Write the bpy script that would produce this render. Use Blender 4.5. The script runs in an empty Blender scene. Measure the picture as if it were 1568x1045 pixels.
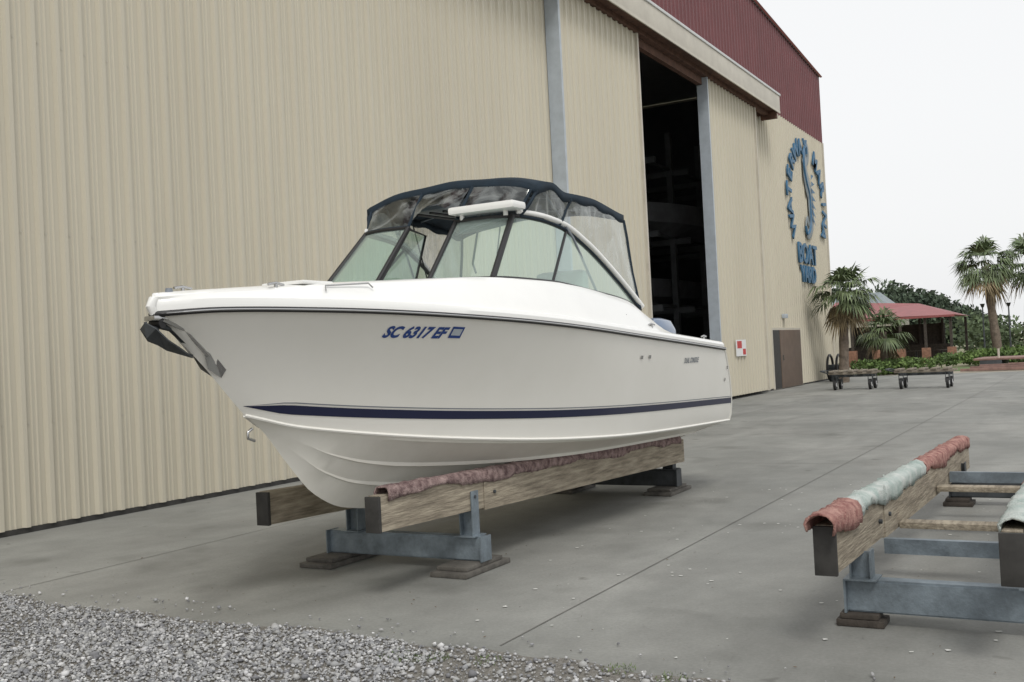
import bpy, bmesh, math, random
import numpy as np
from mathutils import Vector, Matrix
random.seed(7); rng=np.random.default_rng(7)
scene=bpy.context.scene
scene.view_settings.view_transform='Standard'
scene.view_settings.look='None'
scene.view_settings.exposure=0
COL=bpy.context.collection

# ------------------------------------------------------------------ materials
def nodes(name):
    m=bpy.data.materials.new(name); m.use_nodes=True
    nt=m.node_tree; b=nt.nodes['Principled BSDF']; return m,nt,b
def mat(name,col,rough=.6,metal=0,var=.0,scale=3.,bump=0.,bscale=40.,coat=0.,col2=None,stretch=None,detail=6,island=0.):
    m,nt,b=nodes(name)
    b.inputs['Roughness'].default_value=rough; b.inputs['Metallic'].default_value=metal
    if coat: b.inputs['Coat Weight'].default_value=coat; b.inputs['Coat Roughness'].default_value=.08
    N=nt.nodes; L=nt.links
    tc=N.new('ShaderNodeTexCoord'); src=tc.outputs['Object']
    if stretch:
        mp=N.new('ShaderNodeMapping'); mp.inputs['Scale'].default_value=stretch; L.new(src,mp.inputs['Vector']); src=mp.outputs[0]
    c=(*col,1)
    if col2 is None: col2=tuple(x*(1-var) for x in col)
    if var or island:
        n=N.new('ShaderNodeTexNoise'); n.inputs['Scale'].default_value=scale; n.inputs['Detail'].default_value=detail
        n.inputs['Roughness'].default_value=.65
        L.new(src,n.inputs['Vector'])
        r=N.new('ShaderNodeValToRGB'); r.color_ramp.elements[0].position=.35; r.color_ramp.elements[1].position=.65
        r.color_ramp.elements[0].color=(*col2,1); r.color_ramp.elements[1].color=c
        L.new(n.outputs['Fac'],r.inputs[0]); out=r.outputs[0]
        if island:
            g=N.new('ShaderNodeNewGeometry'); mr=N.new('ShaderNodeMapRange')
            mr.inputs['To Min'].default_value=1-island; mr.inputs['To Max'].default_value=1+island
            L.new(g.outputs['Random Per Island'],mr.inputs['Value'])
            mx=N.new('ShaderNodeVectorMath'); mx.operation='SCALE'
            L.new(out,mx.inputs[0]); L.new(mr.outputs[0],mx.inputs['Scale']); out=mx.outputs[0]
        L.new(out,b.inputs['Base Color'])
    else: b.inputs['Base Color'].default_value=c
    if bump:
        n2=N.new('ShaderNodeTexNoise'); n2.inputs['Scale'].default_value=bscale; n2.inputs['Detail'].default_value=8
        L.new(src,n2.inputs['Vector'])
        bp=N.new('ShaderNodeBump'); bp.inputs['Strength'].default_value=bump; bp.inputs['Distance'].default_value=.02
        L.new(n2.outputs['Fac'],bp.inputs['Height']); L.new(bp.outputs[0],b.inputs['Normal'])
    return m
def glassmat(name,tint,rough=.02,fr=1.0,haze=0.,hazecol=(.7,.74,.73),wrinkle=0.,wscale=3.,streak=0.):
    m=bpy.data.materials.new(name); m.use_nodes=True; nt=m.node_tree; N=nt.nodes; L=nt.links; N.clear()
    o=N.new('ShaderNodeOutputMaterial'); t=N.new('ShaderNodeBsdfTransparent'); t.inputs[0].default_value=(*tint,1)
    g=N.new('ShaderNodeBsdfGlossy'); g.inputs['Roughness'].default_value=rough; g.inputs[0].default_value=(.92,.95,.94,1)
    lw=N.new('ShaderNodeLayerWeight'); lw.inputs['Blend'].default_value=.5
    tc=N.new('ShaderNodeTexCoord')
    if wrinkle:
        n=N.new('ShaderNodeTexNoise');n.inputs['Scale'].default_value=wscale;n.inputs['Detail'].default_value=2;n.inputs['Distortion'].default_value=.8
        L.new(tc.outputs['Object'],n.inputs['Vector']);bp=N.new('ShaderNodeBump');bp.inputs['Strength'].default_value=wrinkle;bp.inputs['Distance'].default_value=.05
        L.new(n.outputs['Fac'],bp.inputs['Height']);L.new(bp.outputs[0],g.inputs['Normal'])
    pw=N.new('ShaderNodeMath');pw.operation='POWER';pw.inputs[1].default_value=4.;L.new(lw.outputs['Facing'],pw.inputs[0])
    a=N.new('ShaderNodeMath'); a.operation='MULTIPLY_ADD'; a.inputs[1].default_value=.9*fr; a.inputs[2].default_value=.06*fr
    L.new(pw.outputs[0],a.inputs[0])
    cl=N.new('ShaderNodeClamp'); L.new(a.outputs[0],cl.inputs[0])
    mx=N.new('ShaderNodeMixShader'); L.new(cl.outputs[0],mx.inputs[0]); L.new(t.outputs[0],mx.inputs[1]); L.new(g.outputs[0],mx.inputs[2])
    out=mx.outputs[0]
    if haze:
        d=N.new('ShaderNodeBsdfDiffuse');d.inputs[0].default_value=(*hazecol,1);m2=N.new('ShaderNodeMixShader');m2.inputs[0].default_value=haze
        if streak:
            n=N.new('ShaderNodeTexNoise');n.inputs['Scale'].default_value=4.5;n.inputs['Detail'].default_value=4;n.inputs['Distortion'].default_value=1.2
            mp=N.new('ShaderNodeMapping');mp.inputs['Scale'].default_value=(1,1.6,.7);mp.inputs['Rotation'].default_value=(.6,.3,0)
            L.new(tc.outputs['Object'],mp.inputs['Vector']);L.new(mp.outputs[0],n.inputs['Vector'])
            mr=N.new('ShaderNodeMapRange');mr.inputs['From Min'].default_value=.45;mr.inputs['From Max'].default_value=.72;mr.inputs['To Min'].default_value=haze;mr.inputs['To Max'].default_value=haze+streak
            L.new(n.outputs['Fac'],mr.inputs['Value']);L.new(mr.outputs[0],m2.inputs[0])
        L.new(out,m2.inputs[1]);L.new(d.outputs[0],m2.inputs[2]);out=m2.outputs[0]
    L.new(out,o.inputs[0]); return m

M_tan=mat('tan_siding',(.575,.535,.435),.5,var=.08,scale=.6,col2=(.53,.49,.395),stretch=(1,.6,.12),bump=.04,bscale=6)
M_red=mat('maroon_siding',(.16,.045,.05),.5,var=.2,scale=1.)
M_trim=mat('white_trim',(.62,.63,.63),.5,var=.1)
M_galvj=mat('pale_steel',(.48,.53,.58),.45,metal=.1,var=.15,scale=4)
M_tantrim=mat('tan_trim',(.58,.54,.46),.5,var=.15,scale=2)
M_rust=mat('rusty_steel',(.15,.075,.05),.8,var=.5,scale=5)
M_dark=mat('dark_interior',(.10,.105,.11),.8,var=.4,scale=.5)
M_black=mat('black_rubber',(.015,.015,.016),.45)
M_galv=mat('galvanised_steel',(.25,.30,.34),.5,metal=.35,var=.45,scale=6,bump=.15,bscale=60)
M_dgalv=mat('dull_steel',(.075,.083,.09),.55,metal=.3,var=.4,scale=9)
M_rack=mat('rack_steel',(.16,.17,.18),.6,var=.3)
M_endp_gap=mat('dark_plate_and_gap_shade',(.045,.043,.04),.7,var=.4,scale=9)  # bunk end plates; also the painted shade of wall-foot gaps and door recess
M_wood=mat('weathered_wood',(.42,.365,.28),.85,var=.5,scale=4,col2=(.19,.16,.12),stretch=(6,.8,9),bump=.5,bscale=10)
M_dwood=mat('dark_wood',(.07,.058,.048),.85,var=.5,scale=8,bump=.3)
M_gwood=mat('grey_block_wood',(.14,.13,.115),.85,var=.5,scale=8,bump=.3)
M_carpet=mat('worn_red_carpet',(.55,.32,.27),.95,var=.6,scale=14,col2=(.26,.10,.09),bump=1.,bscale=110)
M_carpet2=mat('worn_teal_carpet',(.62,.65,.62),.9,var=.4,scale=6,col2=(.36,.45,.42),bump=.8,bscale=110)
M_carpet0=mat('faded_mauve_carpet',(.45,.33,.31),.95,var=.6,scale=16,col2=(.14,.085,.085),bump=1.,bscale=110)
M_gel=mat('white_gelcoat',(.86,.845,.795),.3,var=.04,scale=1.5,coat=.35,col2=(.83,.815,.76))
M_deck=mat('white_deck',(.86,.86,.84),.3,var=.03,scale=3,coat=.3)
M_bot=mat('hull_bottom_gelcoat',(.84,.82,.755),.35,var=.1,scale=2.5,coat=.2,col2=(.76,.74,.67))
M_navy=mat('navy_stripe',(.008,.012,.05),.35,coat=.1)
M_blue=mat('blue_lettering',(.015,.055,.24),.4)
M_canvas=mat('navy_canvas',(.010,.024,.040),.85,var=.3,scale=8,bump=.5,bscale=5)
M_steel=mat('stainless_steel',(.5,.5,.5),.25,metal=1)
M_cush=mat('white_vinyl',(.74,.74,.71),.5,var=.08)
M_grey=mat('grey_plastic',(.2,.22,.25),.4)
M_eng=mat('engine_cowling',(.15,.20,.29),.25,coat=.5)
M_glass=glassmat('green_tinted_glass',(.70,.85,.79),.02,1.3,haze=.24,hazecol=(.62,.76,.71))
M_vinyl=glassmat('clear_vinyl',(.74,.77,.79),.12,1.,haze=.12,wrinkle=.25,streak=.35)
M_smoke=glassmat('smoky_vinyl',(.18,.22,.26),.12,1.,haze=.02,wrinkle=.3,streak=.28)
M_brown=mat('brown_door_paint',(.14,.10,.075),.6,var=.2)
M_sign=mat('sign_blue',(.05,.16,.29),.5,var=.3,scale=3)
M_signg=mat('sign_grey',(.24,.28,.30),.5,var=.3,scale=3)
M_signw=mat('sign_white',(.75,.75,.75),.4)
M_signr=mat('sign_red',(.5,.04,.04),.4)
M_leaf=mat('palm_leaf',(.15,.19,.09),.6,var=.5,scale=2,col2=(.075,.11,.05),island=.45)
M_dry=mat('dry_frond',(.27,.21,.12),.8,var=.4,scale=2,island=.3)
M_trunk=mat('palm_trunk',(.20,.16,.125),.9,var=.5,scale=6,bump=.8,bscale=12)
M_tree=mat('tree_leaves',(.085,.115,.07),.8,var=.4,scale=.4,col2=(.05,.075,.05),island=.5)
M_tree2=mat('light_tree_leaves',(.12,.16,.08),.8,var=.4,scale=.4,col2=(.07,.10,.05),island=.5)
M_hedge=mat('hedge_leaves',(.14,.21,.055),.8,var=.4,scale=.6,col2=(.08,.13,.04),island=.5)
M_roofred=mat('red_roof',(.30,.09,.09),.5,var=.2)
M_brick=mat('brick_pier',(.28,.15,.10),.9,var=.4,scale=10)
M_plank=mat('red_brown_planks',(.32,.20,.17),.8,var=.4,scale=3)
M_cartw=mat('cart_timber',(.30,.26,.21),.9,var=.4,scale=5)

# ------------------------------------------------------------------ mesh helpers
def link(name,me,mats,parent=None,smooth=None):
    ob=bpy.data.objects.new(name,me); COL.objects.link(ob)
    if not isinstance(mats,(list,tuple)): mats=[mats]
    for m in mats: me.materials.append(m)
    if smooth is not None:
        me.shade_smooth()
        me.set_sharp_from_angle(angle=math.radians(smooth))
    if parent: ob.parent=parent
    return ob
def mesh(name,v,f,mats,parent=None,smooth=None,fix=False):
    me=bpy.data.meshes.new(name); me.from_pydata([tuple(map(float,a)) for a in v],[],f); me.update()
    if fix:
        bm=bmesh.new(); bm.from_mesh(me); bmesh.ops.remove_doubles(bm,verts=bm.verts,dist=1e-4)
        bmesh.ops.recalc_face_normals(bm,faces=bm.faces); bm.to_mesh(me); bm.free()
    return link(name,me,mats,parent,smooth)
def empty(name,loc=(0,0,0)):
    e=bpy.data.objects.new(name,None); COL.objects.link(e); return e
def box(name,a,b,m,parent=None,bev=0.,rot=None,seg=2):
    a=Vector(a);b=Vector(b); c=(a+b)/2; d=b-a
    bm=bmesh.new(); bmesh.ops.create_cube(bm,size=1)
    bmesh.ops.scale(bm,vec=d,verts=bm.verts)
    if bev: bmesh.ops.bevel(bm,geom=bm.edges[:],offset=bev,segments=seg,affect='EDGES',profile=.6)
    if rot: bmesh.ops.rotate(bm,verts=bm.verts,cent=(0,0,0),matrix=Matrix.Rotation(rot[0],3,rot[1]))
    bmesh.ops.translate(bm,vec=c,verts=bm.verts)
    me=bpy.data.meshes.new(name); bm.to_mesh(me); bm.free()
    return link(name,me,m,parent,40 if bev else None)
def tube(name,pts,r,m,parent=None,n=8,flat=(1,1)):
    pts=[Vector(p) for p in pts]; k=len(pts); V=[];F=[]
    rs=r if isinstance(r,(list,tuple)) else [r]*k
    up=Vector((0,0,1)); prev=None
    for i,p in enumerate(pts):
        d=(pts[min(i+1,k-1)]-pts[max(i-1,0)]).normalized()
        if prev is None:
            a=d.cross(up)
            if a.length<.1: a=d.cross(Vector((1,0,0)))
            a.normalize()
        else:
            a=prev-d*prev.dot(d); a.normalize()
        prev=a; b=d.cross(a)
        for j in range(n):
            t=2*math.pi*j/n; V.append(p+a*math.cos(t)*rs[i]*flat[0]+b*math.sin(t)*rs[i]*flat[1])
    for i in range(k-1):
        for j in range(n):
            F.append((i*n+j,i*n+(j+1)%n,(i+1)*n+(j+1)%n,(i+1)*n+j))
    F.append(tuple(range(n-1,-1,-1))); F.append(tuple(range((k-1)*n,k*n)))
    return mesh(name,V,F,m,parent,50,fix=True)
def grid(name,rows,m,parent=None,smooth=40,fix=True):
    nr=len(rows);nc=len(rows[0]);V=[p for r in rows for p in r];F=[]
    for i in range(nr-1):
        for j in range(nc-1):
            F.append((i*nc+j,i*nc+j+1,(i+1)*nc+j+1,(i+1)*nc+j))
    return mesh(name,V,F,m,parent,smooth,fix)
def hermite(xs,ys):
    xs=list(xs);ys=list(ys);n=len(xs);d=[(ys[i+1]-ys[i])/(xs[i+1]-xs[i]) for i in range(n-1)]
    mm=[d[0]]+[0 if d[i-1]*d[i]<=0 else 2*d[i-1]*d[i]/(d[i-1]+d[i]) for i in range(1,n-1)]+[d[-1]]
    def f(x):
        if x<=xs[0]: return ys[0]
        if x>=xs[-1]: return ys[-1]
        i=max(j for j in range(n-1) if xs[j]<=x); h=xs[i+1]-xs[i]; t=(x-xs[i])/h
        return (2*t**3-3*t*t+1)*ys[i]+(t**3-2*t*t+t)*h*mm[i]+(-2*t**3+3*t*t)*ys[i+1]+(t**3-t*t)*h*mm[i+1]
    return f
def textmesh(body,size,bold=0.,shear=0.,extr=0.,align='LEFT',res=3):
    cu=bpy.data.curves.new('t','FONT'); cu.body=body; cu.size=size; cu.offset=bold; cu.shear=shear; cu.extrude=extr
    cu.align_x=align; cu.resolution_u=res
    ob=bpy.data.objects.new('t',cu); COL.objects.link(ob)
    dg=bpy.context.evaluated_depsgraph_get(); me=bpy.data.meshes.new_from_object(ob.evaluated_get(dg))
    me.materials.clear()
    bpy.data.objects.remove(ob); return me

# ------------------------------------------------------------------ camera
f=1600;H=1.6;rho=.05;pt=math.atan(24.5/1600);yaw=math.radians(29.5)
R=Vector((math.cos(yaw),math.sin(yaw),0));F0=Vector((-math.sin(yaw),math.cos(yaw),0));U0=Vector((0,0,1))
Fw=F0*math.cos(pt)+U0*math.sin(pt);Up=U0*math.cos(pt)-F0*math.sin(pt)
r_=R*math.cos(rho)-Up*math.sin(rho);u_=R*math.sin(rho)+Up*math.cos(rho)
cd=bpy.data.cameras.new('camera');cam=bpy.data.objects.new('camera',cd);COL.objects.link(cam)
mw=Matrix.Identity(4)
for i in range(3):
    mw[i][0]=r_[i];mw[i][1]=u_[i];mw[i][2]=-Fw[i]
mw[2][3]=H
cam.matrix_world=mw; cd.lens=36*1600/1568; cd.sensor_width=36; cd.clip_end=3000
scene.camera=cam

# ------------------------------------------------------------------ world + sun
w=bpy.data.worlds.new('World');scene.world=w;w.use_nodes=True
nt=w.node_tree;N=nt.nodes;L=nt.links;bg=N['Background']
sky=N.new('ShaderNodeTexSky');sky.sky_type='NISHITA';sky.sun_disc=False
sky.sun_elevation=math.radians(50);sky.sun_rotation=math.radians(143)
sky.dust_density=4;sky.air_density=1.5
hs=N.new('ShaderNodeHueSaturation');hs.inputs['Saturation'].default_value=.18
mx=N.new('ShaderNodeMix');mx.data_type='RGBA';mx.inputs[0].default_value=.75
mx.inputs[7].default_value=(11.1,11.2,11.3,1)
L.new(sky.outputs[0],hs.inputs['Color']);L.new(hs.outputs[0],mx.inputs[6]);L.new(mx.outputs[2],bg.inputs[0])
bg.inputs[1].default_value=.1
sd=bpy.data.lights.new('sun','SUN');sd.energy=1.25;sd.angle=math.radians(14);sd.color=(1,.97,.91)
so=bpy.data.objects.new('sun',sd);COL.objects.link(so)
el=math.radians(50);az=math.radians(143)
dv=Vector((math.sin(az)*math.cos(el),math.cos(az)*math.cos(el),math.sin(el)))
so.rotation_euler=dv.to_track_quat('Z','Y').to_euler()

# ------------------------------------------------------------------ ground
def sheet(name,x0,x1,y0,y1,z,m,parent=None): return mesh(name,[(x0,y0,z),(x1,y0,z),(x1,y1,z),(x0,y1,z)],[(0,1,2,3)],m,parent)
M_ground=mat('grass_and_sand_ground',(.16,.17,.08),.95,var=.5,scale=.12,col2=(.30,.27,.20))
sheet('ground',-900,900,-300,1500,-.03,M_ground)
m,nt,b=nodes('concrete');N=nt.nodes;L=nt.links
tc=N.new('ShaderNodeTexCoord')
def noise(s,d=6,r=.6,vec=None,dist=0):
    n=N.new('ShaderNodeTexNoise');n.inputs['Scale'].default_value=s;n.inputs['Detail'].default_value=d;n.inputs['Roughness'].default_value=r;n.inputs['Distortion'].default_value=dist
    L.new(vec or tc.outputs['Object'],n.inputs['Vector']);return n.outputs['Fac']
def ramp(fac,p0,c0,p1,c1):
    r=N.new('ShaderNodeValToRGB');e=r.color_ramp.elements;e[0].position=p0;e[0].color=(*c0,1);e[1].position=p1;e[1].color=(*c1,1);L.new(fac,r.inputs[0]);return r.outputs[0]
def mul(a,bb,fac=1.):
    x=N.new('ShaderNodeMix');x.data_type='RGBA';x.blend_type='MULTIPLY';x.inputs[0].default_value=fac;L.new(a,x.inputs[6]);L.new(bb,x.inputs[7]);return x.outputs[2]
mp=N.new('ShaderNodeMapping');mp.inputs['Scale'].default_value=(1,.35,1);L.new(tc.outputs['Object'],mp.inputs['Vector'])
c=ramp(noise(.35,5),.35,(.222,.226,.213),.68,(.298,.297,.280))
c=mul(c,ramp(noise(2.2,8,.7),.3,(.84,.84,.84),.7,(1.06,1.06,1.06)))
c=mul(c,ramp(noise(45,4,.7),.3,(.86,.86,.86),.7,(1.08,1.08,1.08)))
c=mul(c,ramp(noise(.9,3,.5),.28,(.72,.72,.71),.42,(1,1,1)))
c=mul(c,ramp(noise(.8,5,.6,mp.outputs[0],.6),.40,(.88,.88,.87),.62,(1.1,1.1,1.09)))
c=mul(c,ramp(noise(5,2,.5,None,.3),.22,(.62,.61,.60),.30,(1,1,1)))
L.new(c,b.inputs['Base Color']);b.inputs['Roughness'].default_value=.75
bp=N.new('ShaderNodeBump');bp.inputs['Strength'].default_value=.15;bp.inputs['Distance'].default_value=.01;L.new(noise(80,6,.7),bp.inputs['Height']);L.new(bp.outputs[0],b.inputs['Normal'])
M_conc=m
slab=sheet('concrete_yard',-10.02,40,4.5,47,0,M_conc)
M_joint=mat('slab_joint',(.205,.20,.185),.9,var=.45,scale=3)
for x in (-3.0,-7.4,1.6,6.2,10.8): sheet('joint',x-.005,x+.005,5.0,46.9,.004,M_joint,slab)
for y in (13.9,23.1,32.3,41.5): sheet('joint_cross',-9.9,30,y-.006,y+.006,.0045,M_joint,slab)
V=[];F=[]
for i in range(120):
    x=rng.uniform(-4,0.2);y=rng.uniform(5.0,12);r=rng.uniform(.005,.017);k=len(V)
    for j in range(7):
        a=j*2*math.pi/7;rr=r*rng.uniform(.6,1.3);V.append((x+rr*math.cos(a),y+rr*math.sin(a),.006))
    F.append(tuple(range(k,k+7)))
mesh('spots',V,F,mat('pale_spots',(.62,.62,.59),.9),slab)
V=[];F=[]
for i in range(260):
    x=rng.uniform(-8,1.);y=5.0+9*rng.random()**2;r=rng.uniform(.004,.013);k=len(V);a=rng.uniform(0,6)
    for j in range(4):
        t=a+j*math.pi/2;V.append((x+r*math.cos(t)*(1 if j%2 else .4),y+r*math.sin(t)*(1 if j%2 else .4),.007+rng.uniform(0,.006)))
    F.append(tuple(range(k,k+4)))
mesh('debris',V,F,mat('debris',(.12,.09,.06),.9),slab)
def gedge(x): return 4.86+.12*max((-x-5.6)/2,0)+.04*math.sin(x*1.3+.5)+.03*math.sin(x*4.1)+.02*math.sin(x*9.7)
xs=np.linspace(-10,12,260); V=[];F=[]
for i,x in enumerate(xs): V+= [(x,-20,.012),(x,gedge(x)+rng.uniform(-.02,.02),.006)]
for i in range(len(xs)-1): F.append((2*i,2*i+2,2*i+3,2*i+1))
M_grav=mat('gravel_bed',(.29,.275,.25),.95,var=.6,scale=60,col2=(.15,.14,.12),bump=1,bscale=90)
gs=mesh('gravel',V,F,M_grav)
phi=(1+5**.5)/2
ico=np.array([(-1,phi,0),(1,phi,0),(-1,-phi,0),(1,-phi,0),(0,-1,phi),(0,1,phi),(0,-1,-phi),(0,1,-phi),(phi,0,-1),(phi,0,1),(-phi,0,-1),(-phi,0,1)])/1.9
icf=np.array([(0,11,5),(0,5,1),(0,1,7),(0,7,10),(0,10,11),(1,5,9),(5,11,4),(11,10,2),(10,7,6),(7,1,8),(3,9,4),(3,4,2),(3,2,6),(3,6,8),(3,8,9),(4,9,5),(2,4,11),(6,2,10),(8,6,7),(9,8,1)])
n=90000
X=rng.uniform(-9.2,-.6,n);Y=rng.uniform(2.9,5.25,n)
ge=np.array([gedge(x) for x in X]); dens=np.clip((ge+.02-Y)/.14,0,1)
patch=.5+.5*np.sin(X*2.3+np.sin(Y*3.1)*1.3)*np.sin(Y*4.2+X*.7)
keep=(rng.random(n)<dens*(.5+.5*patch))|((Y>ge)&(rng.random(n)<.012))
thin=(X>-3.2)&(rng.random(n)<.55); keep&=~thin
X=X[keep];Y=Y[keep];k=len(X)
S=rng.lognormal(math.log(.0066),.42,k)
sc=np.stack([S*rng.uniform(.7,1.4,k),S*rng.uniform(.7,1.4,k),S*rng.uniform(.5,.9,k)],1)
an=rng.uniform(0,6.28,k)
vv=ico[None]*rng.uniform(.75,1.25,(k,12,1))*sc[:,None,:]
tx=rng.uniform(-.6,.6,k)
y2=vv[:,:,1]*np.cos(tx)[:,None]-vv[:,:,2]*np.sin(tx)[:,None]; z2=vv[:,:,1]*np.sin(tx)[:,None]+vv[:,:,2]*np.cos(tx)[:,None]
x3=vv[:,:,0]*np.cos(an)[:,None]-y2*np.sin(an)[:,None]; y3=vv[:,:,0]*np.sin(an)[:,None]+y2*np.cos(an)[:,None]
co=np.stack([x3+X[:,None],y3+Y[:,None],z2+.011+S[:,None]*.3+rng.uniform(0,.005,k)[:,None]],2).reshape(-1,3)
fa=(icf[None]+12*np.arange(k)[:,None,None]).reshape(-1,3)
me=bpy.data.meshes.new('stones')
me.vertices.add(len(co));me.vertices.foreach_set('co',co.astype(np.float32).ravel())
me.loops.add(fa.size);me.loops.foreach_set('vertex_index',fa.astype(np.int32).ravel())
me.polygons.add(len(fa));me.polygons.foreach_set('loop_start',np.arange(0,fa.size,3,dtype=np.int32));me.update(calc_edges=True)
m,nt,b=nodes('gravel_stone');N=nt.nodes;L=nt.links
g=N.new('ShaderNodeNewGeometry');r=N.new('ShaderNodeValToRGB')
e=r.color_ramp.elements;e[0].color=(.16,.16,.17,1);e[1].color=(.68,.68,.68,1)
for p_,c_ in((.3,(.30,.305,.315,1)),(.6,(.37,.37,.36,1)),(.88,(.47,.47,.48,1))):
    q=e.new(p_);q.color=c_
L.new(g.outputs['Random Per Island'],r.inputs[0]);L.new(r.outputs[0],b.inputs['Base Color']);b.inputs['Roughness'].default_value=.85
link('stones',me,m,gs)
def blades(name,cs,n,h,m,parent,spread=.1):
    V=[];F=[]
    for (x,y) in cs:
        for i in range(n):
            a=rng.uniform(0,6.28);rr=spread*math.sqrt(rng.random());bx=x+rr*math.cos(a);by=y+rr*math.sin(a)
            hh=h*rng.uniform(.4,1);w_=.003;d=rng.uniform(0,6.28);lx=rng.normal(0,.5)*hh;ly=rng.normal(0,.5)*hh;k=len(V)
            V+=[(bx-w_*math.cos(d),by-w_*math.sin(d),.01),(bx+w_*math.cos(d),by+w_*math.sin(d),.01),(bx+lx,by+ly,.01+hh)];F.append((k,k+1,k+2))
    return mesh(name,V,F,m,parent)
blades('weeds',[(-3.45,4.62),(-3.3,4.58),(-3.2,4.66),(-2.9,4.7),(-2.2,4.8),(-1.9,4.75)],70,.022,M_hedge,gs,.09)

# ------------------------------------------------------------------ warehouse
bld=empty('metal_warehouse_building')
def roofz(y): return 12.85+(45.2-y)*.068 if y>17 else 12.85+(45.2-17)*.068-(17-y)*.068
def corr(name,y0,y1,z0,z1,x,m,h=.048):
    pitch=.305;V=[];F=[];ys=[]
    y=math.floor(y0/pitch)*pitch
    prof=[(0,0),(.022,h),(.072,h),(.094,0),(.155,0),(.163,.011),(.177,.011),(.185,0),(.215,0),(.223,.011),(.237,.011),(.245,0)]
    while y<y1:
        for (o,d) in prof:
            if y0<=y+o<=y1: ys.append((y+o,d))
        y+=pitch
    ys=[(y0,0)]+ys+[(y1,0)]
    for (yy,d) in ys:
        zt=z1(yy) if callable(z1) else z1
        V+=[(x+d,yy,z0),(x+d,yy,zt)]
    for i in range(len(ys)-1): F.append((2*i,2*i+2,2*i+3,2*i+1))
    return mesh(name,V,F,m,bld)
LY0,LY1,RY0,RY1=19.75,24.15,29.35,34.2
corr('wall_panels_near',-14,24.6,.06,10.0,-10,M_tan)
corr('wall_panels_over_door',24.6,29.4,9.5,10.0,-10,M_tan)
corr('wall_panels_far',29.4,45.2,.06,10.0,-10,M_tan)
corr('gable_panels',-14,45.2,10.0,roofz,-9.985,M_red,.03)
box('base_gap_strip',(-10.03,-14,0),(-9.985,24.4,.06),M_endp_gap,bld)  # dark strip paints in the black, shaded gaps under the ribs
box('base_gap_strip_far',(-10.03,29.5,0),(-9.985,45.2,.06),M_endp_gap,bld)  # same painted gap shade along the far wall
V=[];F=[]
for z in (1.15,3.2,5.3,7.4):
    for i in range(int(12/.305)):
        y=math.floor(6/.305)*.305+i*.305+.125;k=len(V);s_=.009
        V+=[(-9.992,y-s_,z-s_),(-9.992,y+s_,z-s_),(-9.992,y+s_,z+s_),(-9.992,y-s_,z+s_)];F.append((k,k+1,k+2,k+3))
mesh('screws',V,F,M_tantrim,bld)
def leaf(n,y0,y1):
    corr(n+'_siding',y0+.06,y1-.06,.1,9.45,-9.72,M_tan)
    box(n+'_near_edge',(-9.97,y0-.02,.08),(-9.65,y0+.06,9.47),M_galvj,bld)
    box(n+'_far_edge',(-9.97,y1-.06,.08),(-9.65,y1+.02,9.47),M_tantrim,bld)
leaf('door_leaf_left',LY0,LY1); leaf('door_leaf_right',RY0,RY1)
box('track_header',(-9.96,8,9.60),(-9.30,36.0,10.12),M_tantrim,bld,.01)
box('track_header_cap',(-9.95,8,10.123),(-9.27,36.05,10.20),M_trim,bld,.01)
box('track_lip',(-9.33,8,9.52),(-9.296,36.0,9.60),M_tantrim,bld)
box('track_rail',(-9.80,8,9.46),(-9.62,35.6,9.583),M_rust,bld)
box('track_underside',(-9.95,8,9.585),(-9.34,35.9,9.598),M_rust,bld)
for y in np.arange(9,36,2.2): box('track_bracket',(-9.95,y,9.42),(-9.85,y+.1,9.58),M_rust,bld)
box('track_end_bracket',(-9.9,35.65,9.32),(-9.35,35.8,9.58),M_rust,bld)
box('opening_head',(-9.95,24.2,9.25),(-9.80,29.3,9.455),M_rust,bld)
V=[(-9.85,45.35,roofz(45.2)),(-9.85,17,roofz(17)+.1),(-9.85,-14,roofz(-14)),(-60,45.35,roofz(45.2)),(-60,17,roofz(17)+.1),(-60,-14,roofz(-14))]
mesh('roof',V,[(0,1,4,3),(1,2,5,4)],M_trim,bld)
tube('rake_trim',[(-9.9,45.3,roofz(45.2)+.0),(-9.9,17,roofz(17)+.05)],.05,M_roofred,bld,4)
mesh('far_side_wall',[(-10,45.2,0),(-60,45.2,0),(-60,45.2,12.85),(-10,45.2,12.85)],[(0,1,2,3)],M_tan,bld)
box('corner_trim',(-10.06,45.12,0.02),(-9.93,45.24,10.0),M_tantrim,bld)
mesh('near_end_wall',[(-10,-14,0),(-60,-14,0),(-60,-14,roofz(-14)),(-10,-14,roofz(-14))],[(0,1,2,3)],M_tan,bld)
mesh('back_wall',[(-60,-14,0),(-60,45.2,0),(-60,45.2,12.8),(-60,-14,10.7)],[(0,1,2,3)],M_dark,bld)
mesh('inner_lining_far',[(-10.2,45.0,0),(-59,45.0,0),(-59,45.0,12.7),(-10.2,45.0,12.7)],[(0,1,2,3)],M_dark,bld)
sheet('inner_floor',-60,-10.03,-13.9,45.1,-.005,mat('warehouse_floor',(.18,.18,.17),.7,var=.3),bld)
for y in np.arange(33,44,3.2):
    for x in (-13.5,-17,-21,-25): box('rack_post',(x-.1,y-.1,0),(x+.1,y+.1,9.5),M_rack,bld)
for z in (2.9,5.4,7.9):
    for y in np.arange(33,44,3.2): box('rack_beam',(-26,y-.07,z),(-12.8,y+.07,z+.2),M_rack,bld)
    for x in (-13.5,-17,-21): box('rack_rail',(x-.06,32.5,z+.2),(x+.06,44,z+.3),M_rack,bld)
def simplehull(name,c,L_,B,hh,m):
    rows=[]
    for i in range(13):
        t=i/12;bw=B/2*(1-(1-min(t*1.6,1))**2.2);kz_=hh*.75*(1-min(t*3,1))**2
        rows.append([(c[0]+a*bw,c[1]+t*L_,c[2]+z) for a,z in((-1,hh),(-.9,hh*.4),(0,kz_),(.9,hh*.4),(1,hh))])
    grid(name,rows,m,bld)
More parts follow.
